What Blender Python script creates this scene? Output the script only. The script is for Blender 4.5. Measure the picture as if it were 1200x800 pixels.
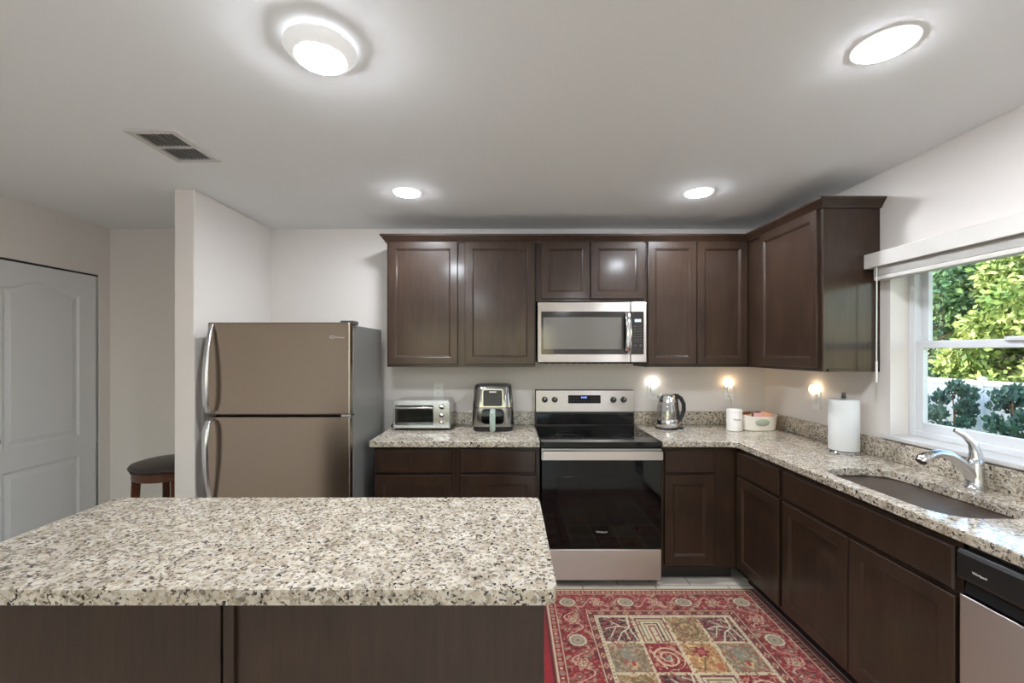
import bpy, bmesh, math, random
import numpy as np
from mathutils import Matrix, Vector

random.seed(7)
rng = np.random.default_rng(7)
scn = bpy.context.scene
for o in list(bpy.data.objects):
    bpy.data.objects.remove(o, do_unlink=True)
COL = scn.collection
PI = math.pi

# ------------------------------------------------------------------ camera, sky, sun, exposure
F_PX = 510.0
cd = bpy.data.cameras.new('camera'); cam = bpy.data.objects.new('camera', cd); COL.objects.link(cam)
cam.location = (0, 0, 1.48); cam.rotation_euler = (PI / 2, 0, 0)
cd.sensor_width = 36; cd.lens = 36 * F_PX / 1200
cd.shift_x = 3 / 1200; cd.shift_y = 12 / 1200
cd.clip_start = 0.02; cd.clip_end = 300
scn.camera = cam

vs = scn.view_settings
vs.view_transform = 'Standard'; vs.look = 'None'; vs.gamma = 1.0; vs.use_curve_mapping = False
vs.exposure = 0.0
LIGHT = 350.0          # radiance of the ceiling light lenses
SUN = 7.0
SKY = 0.8

w = bpy.data.worlds.new('world'); scn.world = w; w.use_nodes = True
wn = w.node_tree.nodes; wl = w.node_tree.links
sky = wn.new('ShaderNodeTexSky'); sky.sky_type = 'NISHITA'; sky.sun_disc = False
sky.sun_elevation = math.radians(32); sky.sun_rotation = math.radians(250)
sky.air_density = 1.3; sky.dust_density = 0.6; sky.ozone_density = 1.5
wl.new(sky.outputs[0], wn['Background'].inputs['Color']); wn['Background'].inputs['Strength'].default_value = SKY

sd = bpy.data.lights.new('sun', 'SUN'); sun = bpy.data.objects.new('sun', sd); COL.objects.link(sun)
sd.energy = SUN; sd.angle = math.radians(0.6); sd.color = (1.0, 0.93, 0.78)
SUN_DIR = Vector((1.0, -0.25, -math.tan(math.radians(19))))
sun.rotation_euler = SUN_DIR.to_track_quat('-Z', 'Y').to_euler(); sun.location = (-20, 0, 12)

# ------------------------------------------------------------------ materials
def srgb(r, g, b):
    f = lambda c: (c / 255 / 12.92) if c / 255 <= 0.04045 else ((c / 255 + 0.055) / 1.055) ** 2.4
    return (f(r), f(g), f(b), 1)

def mat(name, color, rough=0.5, metal=0.0, spec=0.5, coat=0.0, coat_rough=0.1, var=0.0, scale=20, bump=0.0, bscale=60):
    m = bpy.data.materials.new(name); m.use_nodes = True
    N = m.node_tree.nodes; L = m.node_tree.links; b = N['Principled BSDF']
    b.inputs['Base Color'].default_value = color
    b.inputs['Roughness'].default_value = rough; b.inputs['Metallic'].default_value = metal
    b.inputs['Specular IOR Level'].default_value = spec
    b.inputs['Coat Weight'].default_value = coat; b.inputs['Coat Roughness'].default_value = coat_rough
    if var or bump:
        tc = N.new('ShaderNodeTexCoord')
    if var:
        n = N.new('ShaderNodeTexNoise'); n.inputs['Scale'].default_value = scale; n.inputs['Detail'].default_value = 4
        L.new(tc.outputs['Object'], n.inputs['Vector'])
        r = N.new('ShaderNodeValToRGB')
        r.color_ramp.elements[0].position = 0.3; r.color_ramp.elements[1].position = 0.7
        r.color_ramp.elements[0].color = tuple(c * (1 - var) for c in color[:3]) + (1,)
        r.color_ramp.elements[1].color = tuple(min(1, c * (1 + var)) for c in color[:3]) + (1,)
        L.new(n.outputs['Fac'], r.inputs['Fac']); L.new(r.outputs['Color'], b.inputs['Base Color'])
    if bump:
        n2 = N.new('ShaderNodeTexNoise'); n2.inputs['Scale'].default_value = bscale; n2.inputs['Detail'].default_value = 3
        L.new(tc.outputs['Object'], n2.inputs['Vector'])
        bp = N.new('ShaderNodeBump'); bp.inputs['Strength'].default_value = bump; bp.inputs['Distance'].default_value = 0.002
        L.new(n2.outputs['Fac'], bp.inputs['Height']); L.new(bp.outputs['Normal'], b.inputs['Normal'])
    return m

def emit(name, color, strength):
    m = bpy.data.materials.new(name); m.use_nodes = True
    b = m.node_tree.nodes['Principled BSDF']
    b.inputs['Base Color'].default_value = color
    b.inputs['Emission Color'].default_value = color; b.inputs['Emission Strength'].default_value = strength
    return m

def wood_mat(name, dark, light, rough=0.3, coat=0.35):
    m = bpy.data.materials.new(name); m.use_nodes = True
    N = m.node_tree.nodes; L = m.node_tree.links; b = N['Principled BSDF']
    tc = N.new('ShaderNodeTexCoord'); mp = N.new('ShaderNodeMapping'); mp.inputs['Scale'].default_value = (38, 38, 3.2)
    L.new(tc.outputs['Object'], mp.inputs['Vector'])
    n = N.new('ShaderNodeTexNoise'); n.inputs['Scale'].default_value = 1.6; n.inputs['Detail'].default_value = 6; n.inputs['Distortion'].default_value = 0.6
    L.new(mp.outputs[0], n.inputs['Vector'])
    mp2 = N.new('ShaderNodeMapping'); mp2.inputs['Scale'].default_value = (3, 3, 1.6); L.new(tc.outputs['Object'], mp2.inputs['Vector'])
    n2 = N.new('ShaderNodeTexNoise'); n2.inputs['Scale'].default_value = 2.2; n2.inputs['Detail'].default_value = 2; L.new(mp2.outputs[0], n2.inputs['Vector'])
    ad = N.new('ShaderNodeMath'); ad.operation = 'ADD'; L.new(n.outputs['Fac'], ad.inputs[0]); L.new(n2.outputs['Fac'], ad.inputs[1])
    hf = N.new('ShaderNodeMath'); hf.operation = 'MULTIPLY'; hf.inputs[1].default_value = 0.5; L.new(ad.outputs[0], hf.inputs[0])
    r = N.new('ShaderNodeValToRGB'); r.color_ramp.elements[0].position = 0.32; r.color_ramp.elements[1].position = 0.68
    r.color_ramp.elements[0].color = dark; r.color_ramp.elements[1].color = light
    L.new(hf.outputs[0], r.inputs['Fac']); L.new(r.outputs['Color'], b.inputs['Base Color'])
    b.inputs['Roughness'].default_value = rough
    b.inputs['Specular IOR Level'].default_value = 0.25
    b.inputs['Coat Weight'].default_value = coat; b.inputs['Coat Roughness'].default_value = 0.15
    return m

def granite_mat():
    m = bpy.data.materials.new('speckled_granite'); m.use_nodes = True
    N = m.node_tree.nodes; L = m.node_tree.links; b = N['Principled BSDF']
    tc = N.new('ShaderNodeTexCoord')
    nd = N.new('ShaderNodeTexNoise'); nd.inputs['Scale'].default_value = 60; nd.inputs['Detail'].default_value = 3
    L.new(tc.outputs['Object'], nd.inputs['Vector'])
    sb = N.new('ShaderNodeVectorMath'); sb.operation = 'SUBTRACT'; sb.inputs[1].default_value = (0.5, 0.5, 0.5); L.new(nd.outputs['Color'], sb.inputs[0])
    sc = N.new('ShaderNodeVectorMath'); sc.operation = 'SCALE'; sc.inputs['Scale'].default_value = 0.022; L.new(sb.outputs[0], sc.inputs[0])
    av = N.new('ShaderNodeVectorMath'); av.operation = 'ADD'; L.new(tc.outputs['Object'], av.inputs[0]); L.new(sc.outputs[0], av.inputs[1])
    def vor(scale, stops):
        v = N.new('ShaderNodeTexVoronoi'); v.inputs['Scale'].default_value = scale; v.inputs['Randomness'].default_value = 1
        L.new(av.outputs[0], v.inputs['Vector'])
        s = N.new('ShaderNodeSeparateColor'); L.new(v.outputs['Color'], s.inputs[0])
        r = N.new('ShaderNodeValToRGB'); r.color_ramp.interpolation = 'CONSTANT'
        e = r.color_ramp.elements
        e[0].position = stops[0][0]; e[0].color = stops[0][1]; e[1].position = stops[1][0]; e[1].color = stops[1][1]
        for p, c in stops[2:]:
            x = e.new(p); x.color = c
        L.new(s.outputs[0], r.inputs['Fac'])
        return r.outputs['Color'], s.outputs[1]
    base, _ = vor(98, [(0, srgb(214, 204, 188)), (0.34, srgb(200, 186, 166)), (0.6, srgb(184, 170, 150)), (0.76, srgb(210, 203, 194)), (0.9, srgb(162, 150, 134))])
    fl, _ = vor(150, [(0, srgb(52, 47, 46)), (0.06, srgb(112, 102, 92)), (0.16, srgb(150, 140, 128)), (0.25, (1, 1, 1, 1))])
    cloud = N.new('ShaderNodeTexNoise'); cloud.inputs['Scale'].default_value = 16; cloud.inputs['Detail'].default_value = 5
    L.new(tc.outputs['Object'], cloud.inputs['Vector'])
    cr = N.new('ShaderNodeValToRGB'); cr.color_ramp.elements[0].position = 0.35; cr.color_ramp.elements[1].position = 0.68
    cr.color_ramp.elements[0].color = (0.72, 0.70, 0.67, 1); cr.color_ramp.elements[1].color = (1, 1, 1, 1)
    L.new(cloud.outputs['Fac'], cr.inputs['Fac'])
    mx = N.new('ShaderNodeMix'); mx.data_type = 'RGBA'; mx.blend_type = 'MULTIPLY'; mx.inputs[0].default_value = 1
    L.new(base, mx.inputs[6]); L.new(cr.outputs[0], mx.inputs[7])
    mx2 = N.new('ShaderNodeMix'); mx2.data_type = 'RGBA'; mx2.blend_type = 'DARKEN'; mx2.inputs[0].default_value = 1
    L.new(mx.outputs[2], mx2.inputs[6]); L.new(fl, mx2.inputs[7])
    L.new(mx2.outputs[2], b.inputs['Base Color'])
    b.inputs['Roughness'].default_value = 0.10; b.inputs['Specular IOR Level'].default_value = 0.7
    return m

def steel_mat(name, color, rough, tangent, aniso=0.7):
    m = mat(name, color, rough, 1.0)
    N = m.node_tree.nodes; L = m.node_tree.links; b = N['Principled BSDF']
    b.inputs['Anisotropic'].default_value = aniso
    c = N.new('ShaderNodeCombineXYZ')
    for i in range(3): c.inputs[i].default_value = tangent[i]
    L.new(c.outputs[0], b.inputs['Tangent'])
    tc = N.new('ShaderNodeTexCoord'); mp = N.new('ShaderNodeMapping'); mp.inputs['Scale'].default_value = (3, 3, 1400)
    L.new(tc.outputs['Object'], mp.inputs['Vector'])
    n = N.new('ShaderNodeTexNoise'); n.inputs['Scale'].default_value = 1; n.inputs['Detail'].default_value = 2; L.new(mp.outputs[0], n.inputs['Vector'])
    mr = N.new('ShaderNodeMapRange'); mr.inputs['To Min'].default_value = rough - 0.012; mr.inputs['To Max'].default_value = rough + 0.018
    L.new(n.outputs['Fac'], mr.inputs['Value']); L.new(mr.outputs[0], b.inputs['Roughness'])
    return m

def glass_mat(name, tint=(1, 1, 1, 1), ior=1.45, rough=0.0, gain=1.0):
    m = bpy.data.materials.new(name); m.use_nodes = True
    N = m.node_tree.nodes; L = m.node_tree.links
    N.remove(N['Principled BSDF']); out = N['Material Output']
    tr = N.new('ShaderNodeBsdfTransparent'); tr.inputs[0].default_value = tint
    gl = N.new('ShaderNodeBsdfGlossy'); gl.inputs['Roughness'].default_value = rough
    lw = N.new('ShaderNodeLayerWeight'); lw.inputs[0].default_value = 0.5
    pw = N.new('ShaderNodeMath'); pw.operation = 'POWER'; pw.inputs[1].default_value = 5; L.new(lw.outputs['Facing'], pw.inputs[0])
    f0 = ((ior - 1) / (ior + 1)) ** 2 * gain
    ml = N.new('ShaderNodeMath'); ml.operation = 'MULTIPLY_ADD'; ml.inputs[1].default_value = 1 - f0; ml.inputs[2].default_value = f0; ml.use_clamp = True
    L.new(pw.outputs[0], ml.inputs[0])
    mx = N.new('ShaderNodeMixShader'); L.new(ml.outputs[0], mx.inputs[0]); L.new(tr.outputs[0], mx.inputs[1]); L.new(gl.outputs[0], mx.inputs[2])
    L.new(mx.outputs[0], out.inputs[0])
    return m

def tile_mat():
    m = bpy.data.materials.new('floor_tile'); m.use_nodes = True
    N = m.node_tree.nodes; L = m.node_tree.links; b = N['Principled BSDF']
    tc = N.new('ShaderNodeTexCoord')
    br = N.new('ShaderNodeTexBrick'); br.offset = 0.5
    br.inputs['Scale'].default_value = 1; br.inputs['Brick Width'].default_value = 0.46; br.inputs['Row Height'].default_value = 0.46
    br.inputs['Mortar Size'].default_value = 0.004
    br.inputs['Color1'].default_value = srgb(218, 207, 192); br.inputs['Color2'].default_value = srgb(212, 201, 186); br.inputs['Mortar'].default_value = srgb(140, 130, 118)
    L.new(tc.outputs['Object'], br.inputs['Vector'])
    n = N.new('ShaderNodeTexNoise'); n.inputs['Scale'].default_value = 7; n.inputs['Detail'].default_value = 5; L.new(tc.outputs['Object'], n.inputs['Vector'])
    r = N.new('ShaderNodeValToRGB'); r.color_ramp.elements[0].color = (0.8, 0.78, 0.76, 1); r.color_ramp.elements[1].color = (1, 1, 1, 1)
    L.new(n.outputs['Fac'], r.inputs['Fac'])
    mx = N.new('ShaderNodeMix'); mx.data_type = 'RGBA'; mx.blend_type = 'MULTIPLY'; mx.inputs[0].default_value = 1
    L.new(br.outputs['Color'], mx.inputs[6]); L.new(r.outputs[0], mx.inputs[7]); L.new(mx.outputs[2], b.inputs['Base Color'])
    b.inputs['Roughness'].default_value = 0.35
    return m

def leaf_mat(name, c1, c2):
    m = mat(name, c1, 0.55)
    N = m.node_tree.nodes; L = m.node_tree.links; b = N['Principled BSDF']
    tc = N.new('ShaderNodeTexCoord')
    n = N.new('ShaderNodeTexNoise'); n.inputs['Scale'].default_value = 1.4; n.inputs['Detail'].default_value = 6; L.new(tc.outputs['Object'], n.inputs['Vector'])
    r = N.new('ShaderNodeValToRGB'); r.color_ramp.elements[0].position = 0.36; r.color_ramp.elements[1].position = 0.64
    r.color_ramp.elements[0].color = c1; r.color_ramp.elements[1].color = c2
    L.new(n.outputs['Fac'], r.inputs['Fac']); L.new(r.outputs['Color'], b.inputs['Base Color'])
    b.inputs['Subsurface Weight'].default_value = 0.0
    return m

M_WALL = mat('wall_paint', srgb(227, 220, 214), 0.75, bump=0.08, bscale=160)
M_CEIL = mat('ceiling_paint', srgb(238, 238, 238), 0.9, bump=0.12, bscale=220)
M_TRIM = mat('white_trim_paint', srgb(206, 203, 200), 0.4)
M_DOOR = mat('white_door_paint', srgb(220, 220, 220), 0.42)
M_WOOD = wood_mat('espresso_wood', srgb(41, 29, 22), srgb(62, 45, 34), .36, .42)
M_KICK = mat('toe_kick_black', srgb(32, 24, 22), 0.6, var=0.2)
M_GRAN = granite_mat()
M_TILE = tile_mat()
M_STEEL = steel_mat('brushed_steel', srgb(196, 190, 184), 0.33, (0, 0, 1), .85)
M_STEELY = steel_mat('brushed_steel_side', srgb(206, 198, 192), 0.36, (0, 0, 1), .85)
M_FRIDGE = steel_mat('reflection_tinted_steel', srgb(168, 154, 141), 0.25, (0, 0, 1), .8)  # brown tint stands in for the dark surroundings the steel would reflect
M_FSIDE = mat('fridge_grey_enamel', srgb(128, 126, 122), 0.38, 0.35, bump=0.08, bscale=500)
M_CHROME = mat('polished_chrome', srgb(222, 222, 224), 0.10, 1.0)
M_NICKEL = mat('brushed_nickel', srgb(206, 206, 208), 0.22, 1.0)
M_DCHROME = mat('smoky_chrome', srgb(150, 147, 144), 0.17, 1.0)
M_SINK = steel_mat('sink_steel', srgb(226, 233, 244), 0.36, (0, 1, 0), 0.2)
M_BLACK = mat('black_plastic', srgb(28, 27, 27), 0.35)
M_BGLASS = mat('black_glass', srgb(9, 9, 10), 0.04, spec=0.35)
M_BGLASS2 = mat('tinted_oven_glass', srgb(16, 15, 15), 0.06, spec=0.3)
M_MWGLASS = mat('smoked_microwave_glass', srgb(38, 35, 33), 0.08, spec=0.7)
M_MWMESH = mat('microwave_screen', srgb(104, 100, 95), 0.10, spec=0.7)
M_GREY = mat('dark_grey_plastic', srgb(74, 72, 70), 0.4)
M_WHITEP = mat('white_plastic', srgb(238, 236, 230), 0.35)
M_CERAM = mat('white_ceramic', srgb(236, 230, 224), 0.25, coat=0.3)
M_CREAM = mat('cream_ceramic', srgb(234, 227, 215), 0.35, var=0.03)
M_SAGE = mat('sage_grey_plaque', srgb(168, 172, 152), 0.4)
M_PAPER = mat('paper_towel', srgb(224, 224, 222), 0.9, bump=0.3, bscale=240)
M_CARD = mat('cardboard_core', srgb(176, 146, 108), 0.9)
M_LEATHER = mat('dark_brown_leather', srgb(52, 44, 40), 0.38, var=0.2, bump=0.15, bscale=120)
M_STOOL = wood_mat('walnut_stool_wood', srgb(64, 34, 22), srgb(100, 58, 38), 0.35)
M_LENS = emit('light_lens', (0.895, 0.955, 1.03, 1), LIGHT)
M_GLOW = emit('added_halo_glow', (0.895, 0.955, 1.03, 1), LIGHT * .010)
M_SHADE = emit('lit_translucent_shade', (0.9, 0.9, 0.9, 1), .3)
M_RIM = emit('lit_trim_ring', (0.9, 0.9, 0.9, 1), .8)
M_DISP = emit('blue_display', (0.20, 0.35, 1.0, 1), 1.2)
M_DISP2 = emit('pale_blue_display', (0.42, 0.55, 0.72, 1), 0.25)
M_MARK = mat('pale_print', srgb(214, 212, 208), 0.4)
M_DMARK = mat('grey_print', srgb(120, 114, 122), 0.6)
M_RING = mat('burner_ring_print', srgb(62, 62, 64), 0.2)
M_GLASS = glass_mat('window_glass', (0.97, 0.985, 0.98, 1), 1.45)
M_KGLASS = glass_mat('kettle_glass', (0.975, 0.98, 0.98, 1), 1.5, 0.03, 3.0)
M_TGLASS = glass_mat('toaster_glass', (0.72, 0.74, 0.72, 1), 1.5, 0.03, 4.0)
M_VINYL = mat('white_vinyl', srgb(222, 224, 227), 0.4)
M_BLIND = mat('blind_white', srgb(210, 205, 198), 0.6)
M_LEAF1 = leaf_mat('bright_foliage', srgb(112, 140, 66), srgb(190, 200, 124))
M_LEAF2 = leaf_mat('mid_foliage', srgb(74, 112, 78), srgb(140, 166, 104))
M_LEAF3 = leaf_mat('shrub_foliage', srgb(52, 82, 74), srgb(84, 116, 100))
M_BARK = mat('tree_bark', srgb(104, 84, 66), 0.9, var=0.3, scale=8, bump=0.6, bscale=20)
M_GRASS = mat('lawn_grass', srgb(96, 124, 62), 0.9, var=0.25, scale=3)
M_ROOF = mat('roof_shingles', srgb(92, 84, 78), 0.9, var=0.2, scale=4)
M_PEACH = mat('peach_packet', srgb(232, 176, 140), 0.5, var=0.06)
M_PINK = mat('pink_packet', srgb(222, 166, 168), 0.5, var=0.06)
M_TAN = mat('tan_packet', srgb(206, 168, 112), 0.55, var=0.08)
M_BROWN = mat('brown_packet', srgb(104, 56, 40), 0.5, var=0.1)

# ------------------------------------------------------------------ mesh builder
class MB:
    def __init__(s): s.v = []; s.f = []
    def add(s, vs_, fs_, M=None):
        k = len(s.v)
        for p in vs_:
            p = Vector(p); s.v.append(tuple(M @ p) if M else tuple(p))
        s.f += [tuple(i + k for i in f) for f in fs_]; return s
    def box(s, x0, x1, y0, y1, z0, z1, M=None):
        v = [(x0, y0, z0), (x1, y0, z0), (x1, y1, z0), (x0, y1, z0), (x0, y0, z1), (x1, y0, z1), (x1, y1, z1), (x0, y1, z1)]
        return s.add(v, [(0, 3, 2, 1), (4, 5, 6, 7), (0, 1, 5, 4), (1, 2, 6, 5), (2, 3, 7, 6), (3, 0, 4, 7)], M)
    def loft(s, loops, c0=True, c1=True, M=None):
        n = len(loops[0]); v = [p for l in loops for p in l]; f = []
        for a in range(len(loops) - 1):
            for i in range(n):
                j = (i + 1) % n
                f.append((a * n + i, a * n + j, (a + 1) * n + j, (a + 1) * n + i))
        if c0: f.append(tuple(range(n))[::-1])
        if c1: f.append(tuple((len(loops) - 1) * n + i for i in range(n)))
        return s.add(v, f, M)
    def lathe(s, prof, n=32, c=(0, 0, 0), M=None, caps=True):
        loops = [[(c[0] + r * math.cos(2 * PI * i / n), c[1] + r * math.sin(2 * PI * i / n), c[2] + z) for i in range(n)] for r, z in prof]
        return s.loft(loops, caps, caps, M)
    def tube(s, pts, rad, n=12, flat=None, up=None, M=None):
        pts = [Vector(p) for p in pts]; loops = []
        u = Vector(up) if up else None
        for i, p in enumerate(pts):
            t = (pts[min(i + 1, len(pts) - 1)] - pts[max(i - 1, 0)]).normalized()
            if u is None: u = Vector((0, 0, 1)) if abs(t.z) < 0.9 else Vector((1, 0, 0))
            a = t.cross(u).normalized(); b = a.cross(t).normalized(); u = b
            r = rad[i] if isinstance(rad, (list, tuple)) else rad
            ra, rb = (r if isinstance(r, tuple) else (r, r))
            loops.append([tuple(p + a * ra * math.cos(2 * PI * k / n) + b * rb * math.sin(2 * PI * k / n)) for k in range(n)])
        return s.loft(loops, True, True, M)
    def plate(s, outer, holes, z0, z1, M=None):
        bm = bmesh.new(); es = []
        for lp in [outer] + holes:
            vv = [bm.verts.new((p[0], p[1], 0)) for p in lp]
            es += [bm.edges.new((vv[i], vv[(i + 1) % len(vv)])) for i in range(len(vv))]
        bmesh.ops.triangle_fill(bm, use_beauty=True, use_dissolve=False, edges=es)
        bm.verts.index_update()
        top = [tuple(v.index for v in f.verts) for f in bm.faces]
        co = [tuple(v.co) for v in bm.verts]; bm.free(); n = len(co)
        v = [(c[0], c[1], z1) for c in co] + [(c[0], c[1], z0) for c in co]
        f = top + [tuple(i + n for i in t[::-1]) for t in top]
        k = 0
        for lp in [outer] + holes:
            m_ = len(lp)
            for i in range(m_):
                a, b_ = k + i, k + (i + 1) % m_
                f.append((a, b_, b_ + n, a + n))
            k += m_
        return s.add(v, f, M)
    def text(s, body, size, M, depth=0.0006, align='CENTER'):
        c = bpy.data.curves.new('lettering', 'FONT'); c.body = body; c.size = size; c.extrude = depth; c.align_x = align; c.align_y = 'CENTER'
        c.resolution_u = 3
        o = bpy.data.objects.new('lettering', c); COL.objects.link(o)
        bpy.context.view_layer.update()
        me = bpy.data.meshes.new_from_object(o.evaluated_get(bpy.context.evaluated_depsgraph_get()))
        s.add([tuple(v.co) for v in me.vertices], [tuple(p.vertices) for p in me.polygons], M)
        bpy.data.objects.remove(o, do_unlink=True); bpy.data.curves.remove(c); bpy.data.meshes.remove(me)
        return s
    def build(s, name, m, parent=None, bevel=0.0, smooth=False, seg=2, loc=None):
        me = bpy.data.meshes.new(name); me.from_pydata(s.v, [], s.f)
        bm = bmesh.new(); bm.from_mesh(me); bmesh.ops.recalc_face_normals(bm, faces=bm.faces[:]); bm.to_mesh(me); bm.free()
        me.materials.append(m)
        if smooth:
            me.polygons.foreach_set('use_smooth', [True] * len(me.polygons)); me.set_sharp_from_angle(angle=math.radians(38))
        o = bpy.data.objects.new(name, me); COL.objects.link(o)
        if bevel:
            b = o.modifiers.new('edge', 'BEVEL'); b.width = bevel; b.segments = seg; b.limit_method = 'ANGLE'; b.angle_limit = math.radians(40)
        if parent: o.parent = parent
        if loc: o.location = loc
        return o

def tag(o, label, cat, group=None):
    o['label'] = label; o['category'] = cat
    if group: o['group'] = group
    return o
def thing(name, label, cat, loc=(0, 0, 0), rz=0.0, group=None):
    o = bpy.data.objects.new(name, None); COL.objects.link(o); o.location = loc; o.rotation_euler = (0, 0, rz); o.empty_display_size = 0.1
    return tag(o, label, cat, group)
def struct(name, mb, m, parent=None, **k):
    o = mb.build(name, m, parent, **k)
    if parent is None: o['kind'] = 'structure'
    return o
def copy_tree(o, parent=None):
    c = o.copy(); COL.objects.link(c)
    if parent: c.parent = parent
    for ch in list(o.children): copy_tree(ch, c)
    return c
def rrect(w, d, r, n=6, cx=0, cy=0):
    out = []
    for sx, sy, a0 in ((1, 1, 0), (-1, 1, PI / 2), (-1, -1, PI), (1, -1, 1.5 * PI)):
        for k in range(n + 1):
            a = a0 + PI / 2 * k / n
            out.append((cx + sx * (w / 2 - r) + r * math.cos(a), cy + sy * (d / 2 - r) + r * math.sin(a)))
    return out
def lp(pts, z): return [(p[0], p[1], z) for p in pts]
T = Matrix.Translation
def RX(a): return Matrix.Rotation(a, 4, 'X')
def RY(a): return Matrix.Rotation(a, 4, 'Y')
def RZ(a): return Matrix.Rotation(a, 4, 'Z')
FACE = RX(PI / 2)        # turns the XY plane into a plane facing -Y (x right, y up)

# ------------------------------------------------------------------ the room shell
XL, XR, YB, YR, ZC = -3.12, 2.0, 3.40, -4.4, 2.44
WIN_Y0, WIN_Y1, WIN_Z0, WIN_Z1 = 1.29, 2.285, 1.025, 2.0
DR_Y0, DR_Y1, DR_Z = 2.53, 3.31, 2.062

struct('floor', MB().box(XL - .12, XR + .14, YR - .12, YB + .12, -0.12, 0), M_TILE)
struct('ceiling', MB().box(XL - .12, XR + .14, YR - .12, YB + .12, ZC, ZC + .12), M_CEIL)
struct('wall_back', MB().box(XL - .12, XR + .14, YB, YB + .12, 0, ZC), M_WALL)
struct('wall_right', MB().box(XR, XR + .14, YR, WIN_Y0, 0, ZC).box(XR, XR + .14, WIN_Y1, YB, 0, ZC)
       .box(XR, XR + .14, WIN_Y0, WIN_Y1, 0, WIN_Z0).box(XR, XR + .14, WIN_Y0, WIN_Y1, WIN_Z1, ZC), M_WALL)
struct('wall_left', MB().box(XL - .12, XL, YR, DR_Y0, 0, ZC).box(XL - .12, XL, DR_Y1, YB, 0, ZC).box(XL - .12, XL, DR_Y0, DR_Y1, DR_Z, ZC), M_WALL)
struct('wall_rear', MB().box(XL - .12, -2.55, YR - .12, YR, 0, ZC).box(1.10, XR + .14, YR - .12, YR, 0, ZC).box(-2.55, 1.10, YR - .12, YR, 2.12, ZC), M_WALL)
struct('wall_divider', MB().box(-1.98, -1.86, 2.57, YB, 0, ZC), M_WALL, bevel=.006)
struct('baseboard_left', MB().box(XL, XL + .014, YR, DR_Y0 - .01, 0, .085).box(XL, XL + .014, DR_Y1 + .01, YB, 0, .085), M_TRIM, bevel=.004)
struct('baseboard_back', MB().box(XL + .014, -1.98, YB - .014, YB, 0, .085), M_TRIM, bevel=.004)
struct('baseboard_divider', MB().box(-1.98, -1.86, 2.556, 2.57, 0, .085).box(-1.994, -1.98, 2.556, YB - .014, 0, .085), M_TRIM, bevel=.004)
struct('baseboard_rear', MB().box(XL + .014, -2.55, YR, YR + .014, 0, .085).box(1.10, XR, YR, YR + .014, 0, .085), M_TRIM, bevel=.004)

# roof and ground
ro = MB(); pr = [(-6.0, 2.60), (3.0, 2.60), (-1.2, 5.35)]
ro.loft([[(x, -6, z) for x, z in pr], [(x, 19, z) for x, z in pr]])
struct('roof', ro, M_ROOF)  # unseen; ridge and length set to shade the fence and shrubs
struct('ground', MB().box(XR + .14, 40, -12, 40, -0.9, -0.78), M_GRASS)
struct('ground_bounce', MB().box(-14, XR + .14, -30, YR - .12, -0.3, -0.16), mat('bounce_grey', srgb(186, 184, 180), .9, var=.08, scale=2))  # unseen ground, added in neutral grey to bounce daylight indoors

# arch-panelled closet door on the left wall
def arch(x0, x1, z0, z1, rise, n=14):
    p = [(x0, z0), (x1, z0), (x1, z1)]
    for k in range(1, n):
        t = k / n
        p.append((x1 + (x0 - x1) * t, z1 + rise * (0.5 - 0.5 * math.cos(2 * PI * t))))
    p.append((x0, z1)); return p
def inset(p, d):
    cx = (min(a[0] for a in p) + max(a[0] for a in p)) / 2; cz = (min(a[1] for a in p) + max(a[1] for a in p)) / 2
    w_ = max(a[0] for a in p) - min(a[0] for a in p); h_ = max(a[1] for a in p) - min(a[1] for a in p)
    return [(cx + (a[0] - cx) * (1 - 2 * d / w_), cz + (a[1] - cz) * (1 - 2 * d / h_)) for a in p]
DW_ = DR_Y1 - DR_Y0 - .008
dm = MB()
holes = [arch(.145, DW_ - .145, .862, 1.872, .065), arch(.145, DW_ - .145, .24, .715, 0.0)]
Md = FACE
dm.plate([(0, 0), (DW_, 0), (DW_, 2.035), (0, 2.035)], holes, -0.001, 0, Md)
dm.box(0, DW_, .012, .035, 0, 2.035)
dm.box(0, .02, 0, .012, 0, 2.035).box(DW_ - .02, DW_, 0, .012, 0, 2.035)
for h in holes:
    L_ = []
    for d, y in ((0, 0), (.012, .009), (.022, .009), (.05, .002)):
        L_.append([(a[0], y, a[1]) for a in inset(h, d)])
    dm.loft(L_, False, True)
dr = thing('door_1', 'white arch-panelled interior door in the left wall', 'door', (XL - .003, DR_Y0 + .004, .012), PI / 2)
dr['kind'] = 'structure'
dm.build('door_slab', M_DOOR, dr)
MB().box(0, DW_, .004, .04, 2.0355, 2.0495).build('gap_shade_strip', M_BLACK, dr)  # black strip standing in for the shade in the gap above the door
kn = MB().lathe([(.0, 0), (.030, 0), (.030, .006), (.012, .010), (.011, .035), (.024, .042), (.029, .052), (.026, .062), (.014, .068), (0, .069)], 24, M=T((.062, 0, .925)) @ RX(PI / 2))
kn.build('door_knob', M_NICKEL, dr, smooth=True)
struct('trim_1', MB().box(XL - .12, XL - .0035, DR_Y1 - .0038, DR_Y1, 0, DR_Z).box(XL - .12, XL - .0035, DR_Y0, DR_Y0 + .004, 0, DR_Z), M_TRIM)

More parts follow.
